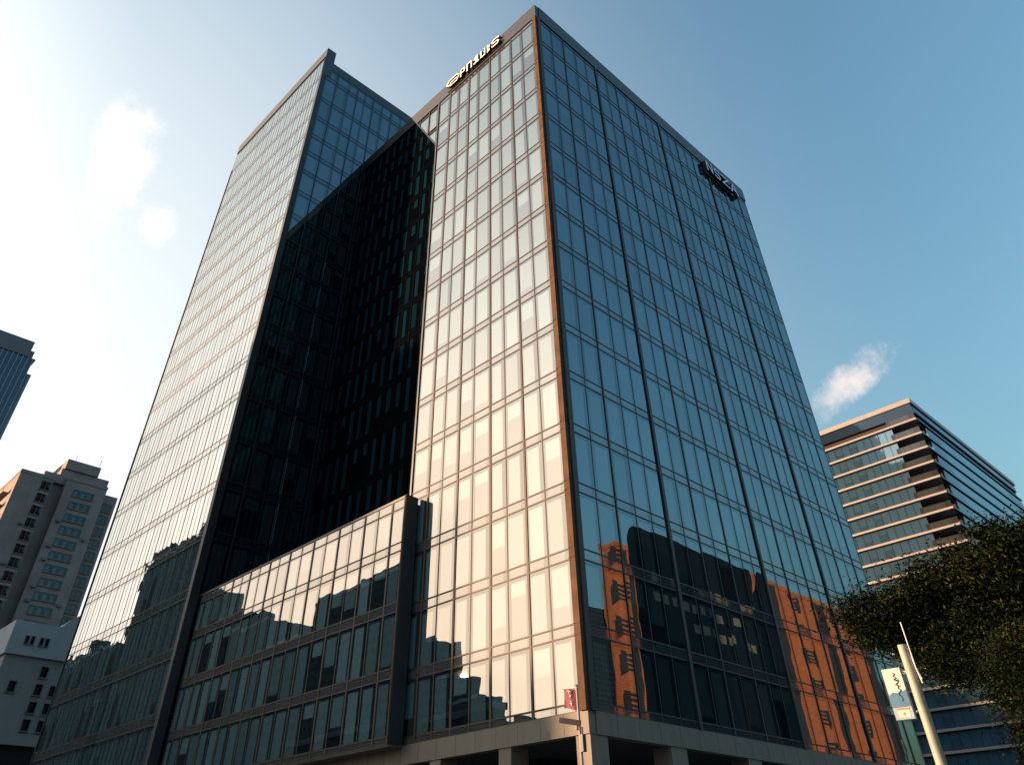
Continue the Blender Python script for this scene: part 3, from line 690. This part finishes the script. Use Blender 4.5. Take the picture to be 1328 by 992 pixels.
def tree(loc, label, clumps, nleaf, size, trunk_h, seed):
    rnd = random.Random(seed); loc = Vector(loc)
    e = empty('broadleaf_tree', loc, label, 'tree')
    b = MB()
    top = loc+Vector((.2, .1, trunk_h))
    b.tube([loc, loc+Vector((.05, 0, trunk_h*.5)), top], [.34, .26, .2], 12)
    for (c_, r_) in clumps:
        c_ = Vector(c_); mid = top.lerp(c_, .5)+Vector((rnd.uniform(-.4, .4), rnd.uniform(-.4, .4), .3))
        b.tube([top-Vector((0, 0, rnd.uniform(0, 1.2))), mid, c_], [.13, .08, .03], 7)
        for q in range(4):
            dd = Vector((rnd.gauss(0, 1), rnd.gauss(0, 1), rnd.gauss(0, .6))).normalized()*r_[0]*.9
            b.tube([c_.lerp(mid, .3), c_+dd*.5, c_+dd], [.035, .02, .008], 5)
    b.build('trunk', MAT['bark'], e, smooth=True)
    vol = [r_[0]*r_[1]*r_[2] for _, r_ in clumps]; tot = sum(v**.75 for v in vol)
    b = MB()
    for (c_, r_), v in zip(clumps, vol):
        n = int(nleaf*v**.75/tot); c_ = Vector(c_)
        nt = max(6, n//70)
        for _ in range(nt):
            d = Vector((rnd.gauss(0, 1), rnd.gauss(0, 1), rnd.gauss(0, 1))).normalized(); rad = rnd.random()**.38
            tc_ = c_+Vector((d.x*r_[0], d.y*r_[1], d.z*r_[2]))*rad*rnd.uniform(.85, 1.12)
            tone = min(1, max(0, rnd.gauss(.40, .20)+(.28 if d.z > .25 and rad > .8 else 0))); sp_ = rnd.uniform(.22, .5)  # sunlit tips put into the leaf colour: outer top tufts are lighter
            for _ in range(n//nt):
                p = tc_+Vector((rnd.gauss(0, sp_), rnd.gauss(0, sp_), rnd.gauss(0, sp_*.55)))
                a = Vector((rnd.gauss(0, 1), rnd.gauss(0, 1), rnd.gauss(0, .5))).normalized()
                up = Vector((rnd.gauss(0, .5), rnd.gauss(0, .5), 1)).normalized(); s_ = a.cross(up).normalized()
                L = size*rnd.uniform(.7, 1.35); W = L*.42
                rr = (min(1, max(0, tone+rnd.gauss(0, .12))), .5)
                b.quad(p-a*L*.5, p+s_*W*.5, p+a*L*.5, p-s_*W*.5, rnd=rr)
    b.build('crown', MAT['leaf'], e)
cl = [((21.0, -1.5, 9.6), (2.6, 2.2, 1.5)), ((18.6, -2.0, 9.6), (1.7, 1.7, 1.0)), ((17.1, -2.4, 9.5), (1.2, 1.3, .95)), ((16.2, -2.2, 9.9), (.75, .9, .45)),
      ((19.6, -1.4, 10.5), (1.4, 1.6, .8)), ((22.6, -1.2, 10.6), (2.0, 2.0, 1.0)), ((21.8, -1.8, 11.6), (.55, .6, .5)), ((24.6, -1.0, 10.0), (2.2, 2.0, 1.5)),
      ((20.2, -1.8, 8.0), (1.9, 1.8, 1.2)), ((22.6, -1.2, 8.0), (2.4, 2.2, 1.5)), ((21.0, -1.2, 6.6), (1.4, 1.4, .8)), ((23.3, -.5, 6.2), (2.3, 2.0, 1.4)), ((18.2, -1.6, 8.6), (1.3, 1.2, .8)), ((17.0, -1.9, 9.0), (1.0, 1.0, .7)), ((19.0, -2.0, 7.6), (1.3, 1.2, .7)), ((22.0, -1.6, 9.0), (2.6, 1.8, 1.8)), ((23.2, -1.4, 11.0), (1.5, 1.4, .8)), ((24.0, -1.4, 6.4), (2.0, 1.6, 2.2)), ((24.2, -1.2, 7.4), (2.0, 2.0, 2.0)), ((23.8, -1.0, 5.0), (1.9, 1.6, 1.3))]
tree((22.4, -1.2, .13), 'dark broadleaf tree with wide crown reaching in front of the right tower', cl, 260000, .155, 6.0, 3)
cl2 = [((22.7, -8.2, 6.2), (.9, .9, .9)), ((23.5, -7.8, 5.6), (1.2, 1.2, 1.0)), ((22.5, -8.0, 4.7), (.75, .8, .6)), ((23.6, -8.0, 4.2), (1.2, 1.1, .8)), ((22.9, -7.9, 3.6), (.8, .8, .7))]
tree((24.2, -7.6, .13), 'smaller olive leaved tree at the right edge in front of the dark tree', cl2, 60000, .085, 3.6, 5)

# ------------------------------------------------------------------ street furniture
MAT['cream_paint'] = plain('cream_paint', (.38, .34, .28), .5, .0, .15, 3)
MAT['grey_metal'] = plain('grey_metal', (.22, .22, .24), .4, .5)
po = empty('street_pole', (19.94, -9, .13), 'tall cream round pole standing in front of the dark tree', 'pole')
b = MB(); b.tube([(19.94, -9, .13), (19.94, -9, 3.5), (19.94, -9, 7.03)], [.165, .15, .135], 20); b.build('shaft', MAT['cream_paint'], po, smooth=False)
b = MB(); b.tube([(19.94, -9, .13), (19.94, -9, .4)], [.3, .22], 16); b.build('base', MAT['grey_metal'], po)
b = MB(); b.tube([(20.12, -9.02, 7.62), (20.12, -9.02, 6.85), (20.13, -9.05, 6.4), (20.18, -9.06, 6.0)], .016, 6); b.tube([(20.06, -9.02, 6.75), (20.20, -9.05, 6.1)], .012, 6); b.tube([(19.94, -9.02, 6.9), (20.12, -9.02, 6.9)], .014, 6); b.build('cable', MAT['letter_face'], po)
MAT['sign_white'] = plain('sign_white', (.72, .68, .60), .4, 0, .05); MAT['sign_blue'] = plain('sign_blue', (.10, .22, .36), .4, 0, .25, 3)
MAT['sign_pale'] = plain('sign_pale', (.40, .50, .58), .4); MAT['ink'] = plain('ink', (.02, .02, .025), .6); MAT['orange'] = plain('orange', (.6, .25, .08), .6)
fdir = Vector((.15, -.989, 0)).normalized(); fu = Vector((.989, .15, 0)).normalized()
bo = Vector((19.38, -9.0, 5.22))
bs = empty('blade_sign', bo, 'white and blue upright sign box with black script fixed beside the cream pole', 'sign')
b = MB(); b.obox(bo, fu, -fdir, Z_, (-.26, .26), (-.02, .20), (0, 1.28)); b.build('box', MAT['sign_pale'], bs)
b = MB(); b.obox(bo, fu, fdir, Z_, (-.25, .25), (.021, .026), (.66, 1.26)); b.build('face_panel', MAT['sign_white'], bs)
b = MB(); lo = [(-.25, .30), (.25, .30), (.25, .72), (.17, .68), (.08, .70), (-.02, .64), (-.12, .68), (-.25, .60)]
b.prism([bo+fu*a+Z_*z+fdir*.027 for a, z in lo], fdir*.005); b.build('face_panel', MAT['sign_blue'], bs)
b = MB(); b.obox(bo, fu, fdir, Z_, (-.25, .25), (.021, .025), (.02, .298)); b.build('face_panel', MAT['sign_pale'], bs)
pc = MB(); pc.obox(bo, fu, fdir, Z_, (-.15, .17), (.026, .033), (.05, .27)); pcx = pc.build('picture', MAT['sign_white'], bs)
pc = MB(); pc.obox(bo, fu, fdir, Z_, (-.16, .18), (.033, .038), (.235, .275)); pc.obox(bo, fu, fdir, Z_, (-.02, .04), (.034, .039), (.10, .16)); pc.build('picture_mark', MAT['orange'], pcx)
b = MB(); scr = [(.03, 1.16), (.08, 1.12), (.02, 1.08), (.09, 1.02), (.01, .99), (.06, .95), (.12, .98), (.10, .90), (.03, .88), (.09, .82), (.05, .76), (.12, .72), (.07, .66), (.02, .60), (.08, .55), (.10, .47), (.06, .44)]
for (a, c_) in zip(scr, scr[1:]): b.tube([bo+fu*a[0]+Z_*a[1]+fdir*.034, bo+fu*c_[0]+Z_*c_[1]+fdir*.034], .011, 6)
b.tube([bo+fu*.0+Z_*1.0+fdir*.034, bo+fu*.14+Z_*.93+fdir*.034], .008, 6); b.tube([bo+fu*-.02+Z_*.86+fdir*.034, bo+fu*.13+Z_*.80+fdir*.034], .008, 6); b.build('script', MAT['ink'], bs)
b = MB()
for z in (.16, 1.1): b.tube([bo+fu*.25-fdir*.08+Z_*z, Vector((19.82, -9, 5.22+z))], .022, 8)
b.build('bracket', MAT['grey_metal'], bs)
# post at the sunlit corner
sp_ = empty('signpost', (4.24, -5.7, .13), 'thin grey post at the sunlit tower corner holding a banner and a name plate', 'signpost')
b = MB(); b.tube([(4.27, -5.7, .13), (4.25, -5.7, 5), (4.22, -5.7, 8.62)], [.075, .065, .055], 12); b.tube([(4.22, -5.7, 8.62), (4.22, -5.7, 8.68)], [.09, .04], 10); b.build('pole', MAT['grey_metal'], sp_)
b = MB(); b.obox((4.31, -5.73, 6.15), X_, Y_, Z_, (0, .16), (-.1, .12), (0, .62)); b.tube([(4.39, -5.72, 6.77), (4.39, -5.72, 7.05)], .03, 8); b.build('control_box', MAT['steel_dark'], sp_)
MAT['maroon'] = plain('maroon', (.17, .025, .045), .7, 0, .2, 4); MAT['plate_navy'] = plain('plate_navy', (.018, .024, .034), .6)
bn = empty('banner', (3.8, -5.7, 7.7), 'dark red hanging banner with pale upright lettering on the thin corner post', 'banner')
b = MB(); nx, nz_ = 10, 8
for side in (0, 1):
    for i in range(nx):
        for j in range(nz_):
            def q(a, c_):
                u_ = a/nx; v_ = c_/nz_
                return (3.40+.74*u_, -5.70+.05*math.sin(u_*6+v_*2)+.012*side, 7.70+.17*(1-u_)*(1-v_)+(.90-.17*(1-u_)*0-.10*u_)*v_+.02*math.sin(u_*5)*(1-v_))
            pts = [q(i, j), q(i+1, j), q(i+1, j+1), q(i, j+1)]
            b.quad(*(pts if side == 0 else pts[::-1]))
b.build('cloth', MAT['maroon'], bn)
b = MB()
for k, pl in enumerate(([(0, 0), (0, .1), (.09, .1), (.09, 0)], [(0, .05), (.1, .05), (.05, .1), (.05, -.03)], [(.02, .1), (.02, 0), (.09, 0)], [(0, 0), (.09, .1), (.09, 0), (0, .1)])):
    z = 8.36-.15*k; x = 3.78+.02*k
    for a, c_ in zip(pl, pl[1:]): b.tube([(x+a[0], -5.775, z+a[1]), (x+c_[0], -5.775, z+c_[1])], .012, 5)
b.tube([(3.62+.0*k, -5.775, 8.44), (3.70, -5.78, 8.50), (3.80, -5.775, 8.49)], .01, 5)
b.build('lettering', MAT['letter_face'], bn)
b = MB(); b.tube([(4.22, -5.7, 8.52), (3.38, -5.7, 8.60)], .015, 6); b.tube([(4.24, -5.7, 7.70), (4.05, -5.7, 7.74)], .015, 6); b.build('banner_arm', MAT['grey_metal'], bn)
MAT['plate_navy'].node_tree.nodes['Principled BSDF'].inputs['Specular IOR Level'].default_value = .05
pl_ = empty('street_sign', (3.8, -5.72, 7.1), 'dark street name plate on the thin corner post just below the red banner', 'sign')
b = MB(); du = Vector((1.26, 0, -.27)).normalized(); dv = Vector((.27, 0, 1.26)).normalized()
b.obox((3.17, -5.79, 7.34), du, dv, -Y_, (0, 1.24), (-.02, .20), (0, .06)); b.build('plate', MAT['plate_navy'], pl_)
b = MB(); b.obox((4.05, -5.78, 6.95), X_, Y_, Z_, (0, .12), (-.04, .04), (0, .2)); b.build('clamp', MAT['steel_dark'], pl_)
